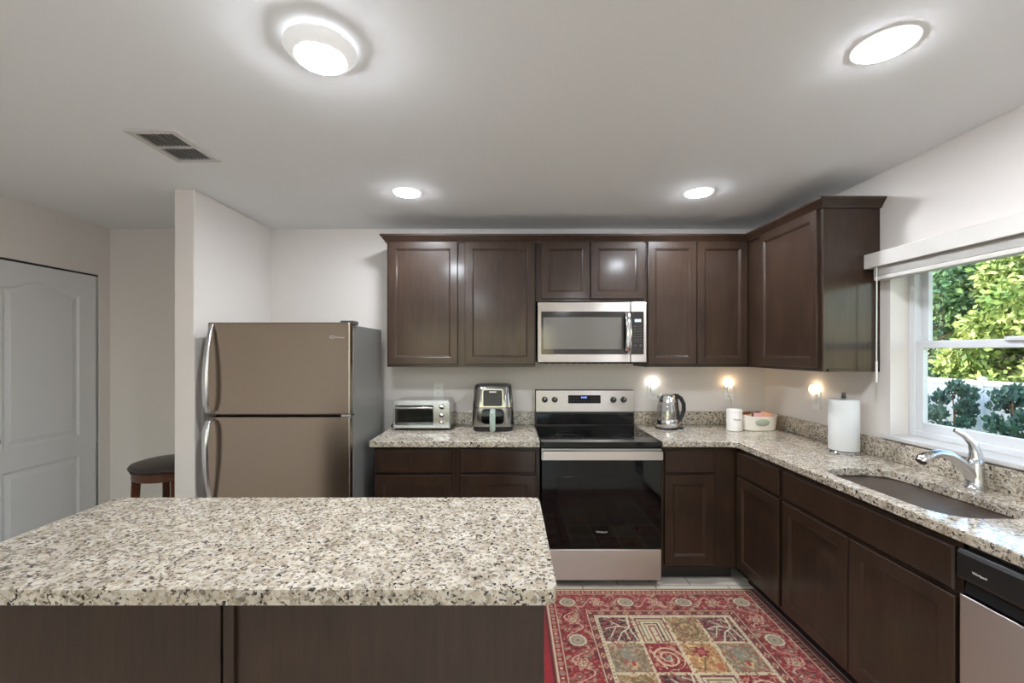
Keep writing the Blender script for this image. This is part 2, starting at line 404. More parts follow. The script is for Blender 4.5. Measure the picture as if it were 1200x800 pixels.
# kitchen window on the right wall
def ring(mb, y0, y1, z0, z1, x0, x1, wy, wz0, wz1):
    mb.box(x0, x1, y0, y0 + wy, z0, z1).box(x0, x1, y1 - wy, y1, z0, z1)
    mb.box(x0, x1, y0 + wy, y1 - wy, z0, z0 + wz0).box(x0, x1, y0 + wy, y1 - wy, z1 - wz1, z1)
wf = MB(); ring(wf, WIN_Y0, WIN_Y1, WIN_Z0 + .02, WIN_Z1, 2.095, 2.165, .035, .03, .035)
win = struct('window_1', wf, M_VINYL, bevel=.004)
ls = MB(); ring(ls, WIN_Y0 + .033, WIN_Y1 - .033, WIN_Z0 + .045, 1.535, 2.103, 2.128, .038, .05, .038)
ls.build('lower_sash', M_VINYL, win, bevel=.004)
us = MB(); ring(us, WIN_Y0 + .033, WIN_Y1 - .033, 1.50, WIN_Z1 - .03, 2.132, 2.157, .036, .036, .036)
us.build('upper_sash', M_VINYL, win, bevel=.004)
MB().box(2.113, 2.117, WIN_Y0 + .068, WIN_Y1 - .068, WIN_Z0 + .09, 1.50).build('lower_pane', M_GLASS, win)
MB().box(2.142, 2.146, WIN_Y0 + .066, WIN_Y1 - .066, 1.53, WIN_Z1 - .06).build('upper_pane', M_GLASS, win)
MB().box(2.090, 2.103, 1.74, 1.84, 1.527, 1.545).build('sash_lock', M_VINYL, win, bevel=.003)
struct('trim_2', MB().box(1.972, 2.10, WIN_Y0 - .03, WIN_Y1 + .035, 1.022, 1.046), M_TRIM, bevel=.006)

bl = thing('window_blind', 'white blind raised to a thin stack behind its valance over the window', 'blind', (1.985, 1.79, 1.85))
MB().box(-.075, -.061, -.60, .565, .073, .150).box(-.061, .012, .551, .565, .073, .150).box(-.061, .012, -.60, -.586, .073, .150).build('valance', M_BLIND, bl, bevel=.004)
MB().box(-.05, .005, -.56, .53, .095, .148).build('headrail', M_BLIND, bl, bevel=.003)
sl = MB()
for k in range(14): sl.box(-.052, -.002, -.55, .52, .030 + k * .0045, .030 + k * .0045 + .0028)
sl.build('slat_stack', M_BLIND, bl)
MB().box(-.053, -.001, -.55, .52, .006, .028).build('bottom_rail', M_BLIND, bl, bevel=.004)
wd = MB().tube([(-.06, .49, .10), (-.062, .49, -.35), (-.062, .49, -.53)], [.0028, .0028, .0028], 8); wd.tube([(-.062, .49, -.42), (-.062, .49, -.53)], .005, 8)
wd.build('tilt_wand', M_WHITEP, bl, smooth=True)

# sliding glass door behind the camera
sf = MB(); gz = MB()
for x0, x1, y in ((-2.55, -1.30, YR - .05), (-1.35, -.10, YR - .09), (-.15, 1.10, YR - .05)):
    sf.box(x0, x0 + .07, y, y + .035, 0, 2.12).box(x1 - .07, x1, y, y + .035, 0, 2.12).box(x0, x1, y, y + .035, 0, .08).box(x0, x1, y, y + .035, 2.04, 2.12)
    gz.box(x0 + .07, x1 - .07, y + .015, y + .02, .08, 2.04)
w2 = struct('window_2', sf, M_VINYL); gz.build('pane', M_GLASS, w2)

# ------------------------------------------------------------------ cabinets
def shaker(mb, x0, x1, z0, z1, y=-.020, t=.020, st=.058):
    def rc(d, yy): return [(x0 + d, yy, z0 + d), (x1 - d, yy, z0 + d), (x1 - d, yy, z1 - d), (x0 + d, yy, z1 - d)]
    mb.loft([rc(0, y + t), rc(0, y + .003), rc(.003, y), rc(st - .004, y), rc(st, y + .003), rc(st + .003, y + .003), rc(st + .010, y + .010), rc(st + .014, y + .010)], True, True)
    return mb
def slab(mb, x0, x1, z0, z1, y=-.020, t=.020):
    def rc(d, yy): return [(x0 + d, yy, z0 + d), (x1 - d, yy, z0 + d), (x1 - d, yy, z1 - d), (x0 + d, yy, z1 - d)]
    mb.loft([rc(0, y + t), rc(0, y + .006), rc(.006, y)], True, True); return mb
def base_cab(label, loc, rz, w, depth, doors, drawers, left_end=False, right_end=False):
    c = thing('base_cabinet', label, 'cabinet', loc, rz)
    MB().box(0, w, .019, depth, .10, .875).build('body', M_WOOD, c)
    ff = MB()
    xs = sorted(doors); edges = [0] + [v for d in xs for v in d] + [w]
    for i in range(0, len(edges), 2):
        a, b_ = edges[i] - (.012 if i else 0), edges[i + 1] + (.012 if i + 2 < len(edges) else 0)
        if b_ - a < .003: a, b_ = a, a + .003
        ff.box(max(a, 0), min(b_, w), 0, .019, .10, .875)
    ff.box(0, w, .001, .019, .846, .875).box(0, w, .001, .019, .685, .72).box(0, w, .001, .019, .10, .135)
    ff.build('face_frame', M_WOOD, c)
    MB().box(0, w, .075, .093, 0, .10).build('toe_kick', M_KICK, c)
    for a, b_ in doors: shaker(MB(), a, b_, .122, .692).build('door', M_WOOD, c)
    for a, b_ in drawers: slab(MB(), a, b_, .708, .852).build('drawer_front', M_WOOD, c)
    return c
def wall_cab(label, loc, rz, w, h, depth, doors, z0=.02, ztop=.032):
    c = thing('wall_cabinet', label, 'cabinet', loc, rz)
    MB().box(0, w, .019, depth, 0.012, h).box(0, w, .019, .03, 0, .014).box(0, .016, .019, depth, 0, .014).box(w - .016, w, .019, depth, 0, .014).build('body', M_WOOD, c)
    MB().box(0, w, 0, .019, 0, h).build('face_frame', M_WOOD, c, bevel=.001)
    for a, b_ in doors: shaker(MB(), a, b_, z0, h - ztop, st=.052).build('door', M_WOOD, c)
    return c

base_cab('dark wood base cabinet with two drawers under the toaster oven and air fryer', (-.865, 2.79, 0), 0, 1.058, .605, [(.008, .496), (.550, 1.034)], [(.008, .496), (.550, 1.034)])
base_cab('narrow dark wood base cabinet with one drawer, right of the range', (.966, 2.79, 0), 0, .489, .605, [(.022, .338)], [(.022, .338)])
base_cab('dark wood base cabinet with one drawer between the corner and the sink cabinet', (1.455, 2.789, 0), -PI / 2, .484, .54, [(.04, .464)], [(.04, .464)])
base_cab('wide dark wood sink base cabinet with a long false drawer front', (1.455, 2.304, 0), -PI / 2, .910, .54, [(.010, .454), (.460, .900)], [(.014, .896)])
base_cab('dark wood base cabinet past the dishwasher at the near end of the right counter', (1.455, .785, 0), -PI / 2, .30, .54, [(.012, .288)], [(.012, .288)])

UP = 1.372; UH = 2.286 - UP
wall_cab('tall two-door dark wood wall cabinet left of the microwave, above the toaster oven', (-.866, 3.08, UP), 0, 1.051, UH, .316, [(.014, .500), (.552, 1.044)])
wall_cab('short two-door dark wood wall cabinet directly above the microwave', (.187, 3.08, 1.835), 0, .776, 2.286 - 1.835, .316, [(.036, .378), (.386, .760)], .018)
wall_cab('two-door dark wood wall cabinet right of the microwave, above the kettle', (.965, 3.08, UP), 0, .724, UH, .316, [(.010, .352), (.358, .710)])
wall_cab('single-door dark wood wall cabinet on the right wall beside the window', (1.69, 3.397, UP), -PI / 2, 1.052, UH, .306, [(.480, 1.028)])

# crown moulding swept along the cabinet tops
path = [Vector((-.867, 3.398)), Vector((-.867, 3.08)), Vector((1.69, 3.08)), Vector((1.69, 2.344)), Vector((1.998, 2.344))]
prof = [(-.004, 2.252), (.010, 2.252), (.013, 2.262), (.018, 2.266), (.032, 2.286), (.040, 2.292), (.042, 2.304), (-.004, 2.304)]
def outdir(a, b_): d = (b_ - a).normalized(); return Vector((d.y, -d.x))      # right-hand side of travel
cm = MB(); loops = []
for i, p in enumerate(path):
    ds = ([outdir(path[i - 1], path[i])] if i else []) + ([outdir(path[i], path[i + 1])] if i < len(path) - 1 else [])
    off = ds[0] if len(ds) == 1 else (ds[0] + ds[1]) / (1 + ds[0].dot(ds[1]))
    loops.append([(p.x + off.x * o_, p.y + off.y * o_, z) for o_, z in prof])
cm.loft(loops)
tag(cm.build('crown_moulding', M_WOOD, smooth=True), 'continuous dark wood crown moulding along the tops of the wall cabinets', 'moulding')

# ------------------------------------------------------------------ counters
def slab_top(name, outer, holes, loc=(0, 0, 0)):
    return MB().plate(outer, holes, .876, .914).build(name, M_GRAN, bevel=.005, seg=3)
ct = slab_top('countertop', [(-.889, 2.755), (-.884, 2.75), (.194, 2.75), (.194, 3.398), (-.889, 3.398)], [])
tag(ct, 'short granite countertop carrying the toaster oven and air fryer, left of the range', 'countertop')
MB().box(-.889, .194, 3.378, 3.398, .9145, 1.016).build('backsplash', M_GRAN, ct, bevel=.003)

SK = rrect(.335, .64, .115, 10, 1.6625, 1.80)
cnr = [(1.43 - .055 + .055 * math.sin(a), 2.75 - .055 + .055 * math.cos(a)) for a in [PI / 2 * k / 8 for k in range(9)]]
ct2 = slab_top('countertop', [(.967, 3.398), (.967, 2.75)] + cnr + [(1.43, .47), (1.998, .47), (1.998, 3.398)], [SK])
tag(ct2, 'long L-shaped granite countertop around the corner and the sink', 'countertop')
MB().box(.967, 1.978, 3.378, 3.398, .9145, 1.016).box(1.978, 1.998, .47, 3.398, .9145, 1.016).build('backsplash', M_GRAN, ct2, bevel=.003)

def oset(d): return rrect(.335 + 2 * d, .64 + 2 * d, max(.02, .115 + d), 10, 1.6625, 1.80)
sk = thing('kitchen_sink', 'stainless steel undermount sink basin below the window', 'sink', (0, 0, 0))
MB().loft([lp(oset(.02), .8745), lp(oset(.004), .8745), lp(oset(.002), .870), lp(oset(-.004), .72), lp(oset(-.012), .695), lp(oset(-.035), .684), lp(oset(-.13), .680)], False, True).build('basin', M_SINK, sk, smooth=True)
MB().lathe([(.0, .0), (.045, 0), (.045, .004), (.036, .005), (.030, -.0), (.0, .0)], 28, (1.6625, 1.80, .6815), caps=False).build('drain', M_CHROME, sk, smooth=True)

fa = thing('faucet', 'chrome single-lever kitchen faucet behind the sink', 'faucet', (1.925, 1.80, .914))
MB().lathe([(.0, .0005), (.036, .0005), (.036, .006), (.031, .012), (.029, .05), (.028, .10), (.026, .118), (.018, .128), (0, .131)], 32).build('faucet_body', M_NICKEL, fa, smooth=True)
sp = [(-.005, 0, .045), (-.03, 0, .075), (-.065, 0, .112), (-.105, 0, .138), (-.15, 0, .146), (-.185, 0, .138)]
MB().tube(sp, [.024, .023, .020, .018, .0175, .0175], 18, up=(0, 1, 0)).build('spout', M_NICKEL, fa, smooth=True)
MB().tube([(-.178, 0, .141), (-.20, 0, .131), (-.222, 0, .117), (-.228, 0, .112)], [.0195, .022, .023, .018], 18, up=(0, 1, 0)).build('spray_head', M_CHROME, fa, smooth=True)
MB().tube([(.004, 0, .115), (.002, 0, .155), (-.012, 0, .190), (-.045, 0, .222), (-.085, 0, .243)], [(.026, .024), (.022, .017), (.017, .010), (.012, .006), (.009, .004)], 16, up=(0, 1, 0)).build('lever', M_NICKEL, fa, smooth=True)

# ------------------------------------------------------------------ island
isl = thing('kitchen_island', 'dark wood kitchen island base under the big granite top in the foreground', 'kitchen island', (-.70, 1.06, 0))
MB().box(-.79, .785, .018, .53, .10, .875).build('body', M_WOOD, isl)
MB().box(-.79, .785, .018, .46, 0, .10).build('toe_kick', M_KICK, isl)
for a, b_ in ((-.79, -.004), (.010, .785)):
    MB().box(a, b_, 0, .017, .005, .874).build('back_panel', M_WOOD, isl, bevel=.002)
MB().box(.010, .036, -.012, .0, .005, .874).build('batten', M_WOOD, isl, bevel=.002)
for a, b_ in ((-.78, -.40), (-.394, -.012), (.018, .392), (.398, .776)):
    d = MB(); shaker(d, -b_, -a, .122, .86); d.v = [(-x, .53 - y, z) for x, y, z in d.v]; d.build('door', M_WOOD, isl)
oi = rrect(1.630, .655, .03, 6, -.70, 1.3625)
it = MB().plate(oi, [], .8765, .9145).build('island_countertop', M_GRAN, bevel=.006, seg=3)
tag(it, 'large speckled granite slab on top of the kitchen island', 'countertop')

# ------------------------------------------------------------------ range
rg = thing('range', 'stainless steel electric range with black glass oven door', 'stove', (.5775, 2.73, 0))
MB().box(-.374, .374, .046, .595, .045, .894).build('body', M_GREY, rg, bevel=.003)
MB().box(-.365, .365, .06, .55, .012, .045).build('toe_kick', M_BLACK, rg)
for x in (-.33, .33):
    for y in (.09, .52): MB().lathe([(.018, .0005), (.018, .012)], 12, (x, y, 0)).build('levelling_foot', M_BLACK, rg)
ck = MB().plate(rrect(.758, .612, .012, 4, 0, .289), [], .895, .917).build('cooktop', M_BGLASS, rg, bevel=.004, seg=3)
for x, y, r in ((-.19, .15, .105), (.19, .15, .085), (-.19, .42, .085), (.19, .42, .105), (0, .50, .06)):
    b_ = MB()
    for rr in (r, r * .62):
        b_.plate([(x + rr * math.cos(2 * PI * k / 40), y + rr * math.sin(2 * PI * k / 40)) for k in range(40)], [[(x + (rr - .0025) * math.cos(2 * PI * k / 40), y + (rr - .0025) * math.sin(2 * PI * k / 40)) for k in range(40)]], .9171, .9174)
    b_.build('burner_ring', M_RING, ck)
bg = MB().loft([[(-.3775, .596, .90), (.3775, .596, .90), (.3775, .660, .90), (-.3775, .660, .90)], [(-.3775, .596, 1.02), (.3775, .596, 1.02), (.3775, .660, 1.02), (-.3775, .660, 1.02)],
    [(-.3775, .606, 1.187), (.3775, .606, 1.187), (.3775, .660, 1.187), (-.3775, .660, 1.187)]]).build('backguard', M_BLACK, rg, bevel=.003)
Mb = T((0, .596, 1.0195)) @ RX(PI / 2 - math.atan2(.010, .167))
MB().plate(rrect(.748, .160, .006, 4, 0, .083), [], -.002, .006, Mb).build('control_fascia', M_STEEL, bg, bevel=.002)
MB().box(-.368, .368, .5945, .597, .925, 1.008).build('lower_trim', M_BGLASS, bg)
dsp = MB().plate(rrect(.248, .062, .003, 3, -.005, .097), [], .0062, .0072, Mb).build('display', M_BGLASS2, bg)
dg = MB()
for x in (-.026, -.015, -.002, .009): dg.plate(rrect(.007, .012, .001, 2, x, .111), [], .0072, .0078, Mb)
dg.build('clock_digits', M_DISP, dsp)
pk = MB()
for k in range(9):
    for j in range(2):
        if abs(k - 4) > 1 or j == 0: pk.plate(rrect(.012, .0025, .001, 2, -.113 + k * .027, .084 + j * .022), [], .0072, .0075, Mb)
pk.build('touch_keys', M_GREY, dsp)
for x in (-.308, -.231, .217, .295):
    k = MB().lathe([(.0, .006), (.023, .006), (.023, .012), (.020, .016), (.018, .034), (.0, .036)], 24, M=Mb @ T((x, .094, 0))).build('knob', M_BLACK, bg, smooth=True)
    MB().box(-.0022, .0022, 0.002, .017, .0345, .0372, Mb @ T((x, .094, 0))).build('pointer', M_MARK, k)
od = MB().box(-.376, .376, 0, .045, .246, .872).build('oven_door', M_BGLASS, rg, bevel=.004)
MB().plate(rrect(.56, .30, .02, 5, 0, .545), [], 0.0002, .0012, FACE).build('oven_window', M_BGLASS2, od)
MB().box(-.376, .376, -.0015, .0, .800, .872).build('door_top_band', M_STEEL, od)
h = MB().plate(rrect(.742, .054, .008, 5, 0, .838), [], .026, .044, FACE).build('oven_handle', M_STEEL, od, bevel=.005, seg=3)
for x in (-.345, .345): MB().box(x - .012, x + .012, -.028, -.001, .820, .856).build('handle_bracket', M_GREY, h, bevel=.003)
MB().text('Whirlpool', .017, T((.0, -.0012, .350)) @ FACE).build('lettering', M_MARK, od)
MB().box(-.376, .376, 0, .042, .046, .240).build('storage_drawer', M_STEEL, rg, bevel=.004)

# ------------------------------------------------------------------ microwave
mw = thing('microwave', 'stainless steel over-the-range microwave under the short wall cabinet', 'microwave', (.576, 3.03, 1.405))
MB().box(-.378, .378, .034, .365, 0, .422).build('body', M_GREY, mw, bevel=.003)
vg = MB().box(-.36, .36, .04, .30, -.008, 0)
for k in range(14): vg.box(-.33 + k * .05, -.30 + k * .05, .07, .20, -.011, -.008)
vg.build('underside_vent', M_BLACK, mw)
dr_ = MB().box(-.379, .266, 0, .033, .002, .42).build('microwave_door', M_STEEL, mw, bevel=.003)
MB().plate(rrect(.616, .298, .004, 4, -.047, .206), [], .0, .0018, FACE).build('door_glass', M_MWGLASS, dr_)
MB().plate(rrect(.545, .222, .006, 4, -.068, .204), [], .0018, .0024, FACE).build('window_screen', M_MWMESH, dr_)
cp = MB().box(.269, .379, 0, .033, .002, .42).build('control_panel', M_STEEL, mw, bevel=.003)
MB().plate(rrect(.090, .298, .003, 3, .314, .206), [], 0, .0018, FACE).build('panel_glass', M_MWGLASS, cp)
MB().plate(rrect(.044, .020, .002, 3, .318, .292), [], .0018, .0026, FACE).build('display', M_DISP2, cp)
kp = MB()
for r_ in range(7):
    for c_ in range(3): kp.plate(rrect(.013, .005, .001, 2, .298 + c_ * .019, .252 - r_ * .018), [], .0018, .0022, FACE)
for x in (.300, .337): kp.plate([(x + .008 * math.cos(2 * PI * k / 16), .118 + .008 * math.sin(2 * PI * k / 16)) for k in range(16)], [], .0018, .0024, FACE)
kp.build('keypad', M_GREY, cp)
hp = [(.243, -.006, .064), (.244, -.022, .078), (.246, -.036, .12), (.247, -.044, .206), (.246, -.036, .292), (.244, -.022, .336), (.243, -.006, .350)]
MB().tube(hp, [(.020, .006)] * 7, 16, up=(0, 1, 0)).build('door_handle', M_CHROME, dr_, smooth=True)

# ------------------------------------------------------------------ refrigerator
fr = thing('refrigerator', 'stainless steel top-freezer refrigerator beside the white divider wall', 'refrigerator', (-1.347, 2.54, 0))
MB().box(-.414, .414, .066, .63, .03, 1.640).build('cabinet_body', M_FSIDE, fr, bevel=.006)
MB().box(-.40, .40, .05, .066, .035, 1.635).build('door_gasket', M_BLACK, fr)
MB().box(-.40, .40, .02, .066, .03, .095).build('base_grille', M_BLACK, fr, bevel=.003)
for x in (-.36, .36):
    for y in (.12, .58): MB().lathe([(.02, .0005), (.02, .032)], 12, (x, y, 0)).build('foot', M_BLACK, fr)
fz = MB().box(-.416, .416, 0, .05, 1.112, 1.652).build('freezer_door', M_FRIDGE, fr, bevel=.008, seg=3)
fd = MB().box(-.416, .416, 0, .05, .10, 1.100).build('refrigerator_door', M_FRIDGE, fr, bevel=.008, seg=3)
MB().box(.35, .425, .02, .12, 1.640, 1.664).build('hinge_cover', M_GREY, fr, bevel=.005)
MB().box(.36, .416, .012, .07, 1.1005, 1.1115).build('centre_hinge', M_NICKEL, fr)
def strap(pts, wx, th):
    return MB().tube(pts, [(w_, th) for w_ in wx], 16, up=(0, -1, 0))
hz = [(-.386, -.004, 1.640), (-.386, -.022, 1.600), (-.388, -.044, 1.50), (-.389, -.058, 1.38), (-.389, -.062, 1.28), (-.388, -.054, 1.18), (-.387, -.036, 1.132), (-.386, -.004, 1.122)]
strap(hz, [.010, .012, .014, .017, .018, .018, .016, .014], .008).build('freezer_handle', M_NICKEL, fz, smooth=True)
hz2 = [(-.386, -.004, 1.088), (-.387, -.036, 1.078), (-.388, -.056, 1.03), (-.389, -.062, .93), (-.389, -.056, .82), (-.388, -.042, .72), (-.386, -.020, .62), (-.386, -.004, .585)]
strap(hz2, [.014, .016, .018, .018, .017, .014, .012, .010], .008).build('refrigerator_handle', M_NICKEL, fd, smooth=True)
lg = MB().text('Whirlpool', .013, T((.356, -.0002, 1.563)) @ FACE)
lg.tube([(.312 + .012 * math.cos(a), -.0004, 1.566 + .007 * math.sin(a)) for a in [0.6 + 2 * PI * k / 20 for k in range(19)]], .0016, 6, up=(0, 1, 0))
lg.build('lettering', M_MARK, fz)

# ------------------------------------------------------------------ dishwasher
dw = thing('dishwasher', 'stainless steel dishwasher with black control panel at the near end of the right counter', 'dishwasher', (1.455, 1.391, 0), -PI / 2)
MB().box(.003, .599, .01, .53, .10, .872).build('body', M_GREY, dw)
MB().box(.003, .599, .078, .095, .001, .10).build('toe_kick', M_BLACK, dw)
MB().box(.004, .598, -.022, .01, .105, .712).build('door_panel', M_STEELY, dw, bevel=.004)
dc = MB().loft([[(a, -.026, .764), (a, -.030, .775), (a, -.030, .845), (a, -.022, .857), (a, .01, .857), (a, .01, .764)] for a in (.004, .598)]).build('control_panel', M_BLACK, dw, bevel=.002)
MB().loft([[(a, -.006, .714), (a, .004, .763), (a, .010, .763), (a, .010, .714)] for a in (.004, .598)]).build('handle_recess', M_BLACK, dw)
MB().text('Whirlpool', .010, T((.072, -.0303, .800)) @ FACE).build('lettering', M_MARK, dc)

# ------------------------------------------------------------------ things on the counters
CT = .9142
to = thing('toaster_oven', 'silver toaster oven with glass door on the left countertop', 'toaster oven', (-.632, 3.12, CT))
sh = MB()
sh.loft([[(-.205, y, .018), (.205, y, .018), (.205, y, .195), (.190, y, .216), (-.190, y, .216), (-.205, y, .195)] for y in (.004, .24)], False, True)
sh.loft([[(a[0] * s_, .004, .117 + (a[1] - .117) * s_) for a in [(-.205, .018), (.205, .018), (.205, .195), (.190, .216), (-.190, .216), (-.205, .195)]] for s_ in (1.0,)] + [[(a[0] * .97, .004, .117 + (a[1] - .117) * .95) for a in [(-.205, .018), (.205, .018), (.205, .195), (.190, .216), (-.190, .216), (-.205, .195)]]], False, False)
sh.build('shell', M_NICKEL, to, bevel=.003)
MB().box(-.199, .105, .012, .22, .024, .21).build('cavity', M_GREY, to)
fc = MB().plate([(-.203, .020), (.203, .020), (.203, .196), (.188, .214), (-.188, .214), (-.203, .196)], [rrect(.272, .140, .008, 4, -.050, .112)], 0, .012, T((0, .006, 0)) @ FACE).build('front_frame', M_NICKEL, to, bevel=.002)
MB().plate(rrect(.276, .144, .008, 4, -.050, .112), [], 0.001, .006, T((0, .006, 0)) @ FACE).build('door_glass', M_TGLASS, to)
MB().tube([(-.180, -.010, .160), (-.180, -.036, .168), (-.168, -.040, .169), (.068, -.040, .169), (.080, -.036, .168), (.080, -.010, .160)], .007, 10, up=(0, 0, 1)).build('door_handle', M_NICKEL, to, smooth=True)
rk = MB()
for k in range(12): rk.tube([(-.175 + k * .023, .012, .092), (-.175 + k * .023, .2, .092)], .0018, 6)
rk.tube([(-.19, .014, .092), (.09, .014, .092)], .0025, 6); rk.build('wire_rack', M_CHROME, to)
for z in (.172, .112, .058):
    k = MB().lathe([(.0, 0), (.021, 0), (.021, .004), (.017, .006), (.015, .020), (0, .021)], 20, M=T((.148, -.006, z)) @ RX(PI / 2)).build('knob', M_CHROME, to, smooth=True)
for x in (-.18, .18):
    for y in (.03, .21): MB().lathe([(.014, 0.0002), (.012, .02)], 12, (x, y, 0)).build('foot', M_GREY, to)
MB().tube([(-.206, .20, .06), (-.235, .19, .055), (-.250, .18, .02), (-.255, .15, .006), (-.24, .13, .006)], .005, 8).build('power_cord', M_BLACK, to, smooth=True)

af = thing('air_fryer', 'steel and black air fryer with a sage handle beside the range', 'air fryer', (-.118, 3.215, CT))
def sq(w_, z, r): return lp(rrect(w_, w_ * .98, r, 8), z)
MB().loft([sq(.275, .0005, .06), sq(.285, .006, .06), sq(.29, .036, .06)]).build('base', M_BLACK, af, smooth=True)
MB().loft([sq(.298, .036, .055), sq(.300, .045, .055), sq(.292, .167, .055)], True, True).build('drawer_shell', M_DCHROME, af, smooth=True)
MB().loft([sq(.284, .1672, .05), sq(.284, .1712, .05)]).build('seam', M_BLACK, af)
MB().loft([sq(.291, .1714, .055), sq(.272, .305, .055), sq(.264, .314, .052)]).build('upper_shell', M_DCHROME, af, smooth=True)
MB().loft([sq(.262, .314, .05), sq(.256, .323, .048), sq(.20, .328, .04)]).build('lid', M_BLACK, af, smooth=True)
tl = math.atan2(.0095, .134)
Mf = T((0, -.1432, .1714)) @ RX(PI / 2 - tl)
bz = MB().plate(rrect(.150, .132, .016, 5, 0, .066), [], -.01, .004, Mf).build('display_bezel', M_DCHROME, af, bevel=.002)
dp = MB().plate(rrect(.134, .112, .010, 5, 0, .067), [], .004, .006, Mf).build('touch_display', M_BLACK, bz)
tx = MB()
for k, wd_ in enumerate((.008, .007, .009, .007, .008)): tx.plate(rrect(wd_, .009, .001, 2, -.020 + k * .010, .110), [], .006, .0066, Mf)
tx.build('badge_print', M_MARK, dp)
ic = MB()
for a in range(5):
    for b_ in range(3): ic.plate(rrect(.008, .003, .001, 2, -.046 + a * .023, .030 + b_ * .022), [], .006, .0064, Mf)
ic.build('touch_keys', M_GREY, dp)
Mw = T((0, -.1472, .045)) @ RX(PI / 2 - math.atan2(.004, .122))
MB().plate(rrect(.158, .108, .028, 6, 0, .065), [], -.01, .003, Mw).build('drawer_window', M_BGLASS, af, bevel=.002)
MB().tube([(0, -.146, .158), (0, -.170, .156), (0, -.186, .140), (0, -.188, .08), (0, -.186, .02), (0, -.180, .010)], [(.018, .007), (.019, .009), (.020, .010), (.020, .010), (.020, .009), (.014, .006)], 16, up=(0, -1, 0)).build('handle', mat('sage_grey_handle', srgb(160, 174, 164), .35), af, smooth=True)

kb = thing('kettle_base', 'low dark power base beneath the glass kettle', 'kettle base', (1.165, 3.215, CT))
MB().lathe([(0, .0003), (.080, .0003), (.082, .006), (.078, .014), (.040, .016), (0, .016)], 36).build('disc', M_BLACK, kb, smooth=True)
MB().loft([[(.06, -.022, .001), (.06, .022, .001), (.06, .022, .013), (.06, -.022, .013)], [(.118, -.016, .002), (.118, .016, .002), (.118, .016, .011), (.118, -.016, .011)]]).build('switch_lug', M_BLACK, kb, bevel=.002)
kt = thing('electric_kettle', 'glass electric kettle with chrome collar and black loop handle right of the range', 'kettle', (1.165, 3.215, CT + .0165))
MB().lathe([(0, 0), (.077, 0), (.079, .006), (.079, .050), (.077, .056), (0, .056)], 36).build('heating_base', M_CHROME, kt, smooth=True)
MB().lathe([(.077, .056), (.075, .10), (.068, .15), (.062, .182), (.060, .182), (.066, .15), (.073, .10), (.075, .056)], 36, caps=False).build('glass_body', M_KGLASS, kt, smooth=True)
MB().lathe([(.063, .180), (.063, .190), (.057, .222), (.055, .222), (.060, .18)], 36, caps=False).build('collar', M_CHROME, kt, smooth=True)
MB().loft([[(-.045, -.022, .190), (-.045, .022, .190), (-.045, .022, .221), (-.045, -.022, .221)], [(-.074, -.006, .214), (-.074, .006, .214), (-.074, .006, .224), (-.074, -.006, .224)]]).build('spout', M_CHROME, kt, bevel=.003)
lid = MB().lathe([(0, .222), (.056, .222), (.054, .230), (.035, .237), (0, .239)], 36).build('lid', M_CHROME, kt, smooth=True)
MB().tube([(.045, 0, .226), (.072, 0, .224), (.102, 0, .205), (.122, 0, .165), (.123, 0, .120), (.110, 0, .075), (.086, 0, .040), (.078, 0, .025)], [(.013, .009), (.015, .011), (.015, .012), (.015, .012), (.015, .012), (.014, .011), (.013, .010), (.012, .007)], 14, up=(0, 1, 0)).build('handle', M_BLACK, kt, smooth=True)
MB().tube([(.064, 0, .222), (.068, 0, .17), (.077, 0, .10), (.081, 0, .045)], [(.014, .008)] * 4, 12, up=(0, 1, 0)).build('handle_spine', M_BLACK, kt, smooth=True)

cn = thing('canister', 'white lidded ceramic canister standing left of the basket in the corner', 'canister', (1.618, 3.13, CT))
MB().lathe([(0, .0003), (.049, .0003), (.053, .004), (.053, .130), (.050, .136), (0, .136)], 36).build('jar', M_CERAM, cn, smooth=True)
MB().lathe([(0, .1362), (.054, .1362), (.055, .142), (.050, .153), (.020, .157), (0, .158)], 36).build('lid', M_CERAM, cn, smooth=True)
sc_ = MB(); pts = []
for k in range(60):
    t = k / 59; a = -2.15 + 1.0 * t; pts.append((.0534 * math.cos(a), .0534 * math.sin(a), .083 + .006 * math.sin(t * 34) * (1 - .3 * t) + .002 * math.sin(t * 11)))
sc_.tube(pts, .0012, 6, up=(0, 0, 1)); sc_.build('script_print', M_DMARK, cn)

BX, BY = 1.800, 3.16
bk = thing('packet_basket', 'cream oval bin with a sage plaque in the counter corner', 'basket', (BX, BY, CT))
def ov(a, b_, z, dip=0.0, n=48):
    return [(a * math.copysign(abs(math.cos(t)) ** .75, math.cos(t)), b_ * math.copysign(abs(math.sin(t)) ** .75, math.sin(t)), z + dip * abs(math.cos(t)) ** 2) for t in [2 * PI * k / n for k in range(n)]]
MB().loft([ov(.110, .062, .0003), ov(.118, .068, .006), ov(.128, .075, .09, .008), ov(.131, .077, .100, .012), ov(.128, .075, .103, .012), ov(.124, .071, .098, .012), ov(.112, .062, .008), ov(.06, .03, .006)]).build('bin', M_CREAM, bk, smooth=True)
MB().lathe([(0, 0), (.044, 0), (.044, .004), (.036, .007), (0, .007)], 28, M=T((-.005, -.0715, .064)) @ RX(PI / 2) @ Matrix.Diagonal((1.15, .58, 1, 1))).build('plaque', M_SAGE, bk, smooth=True)

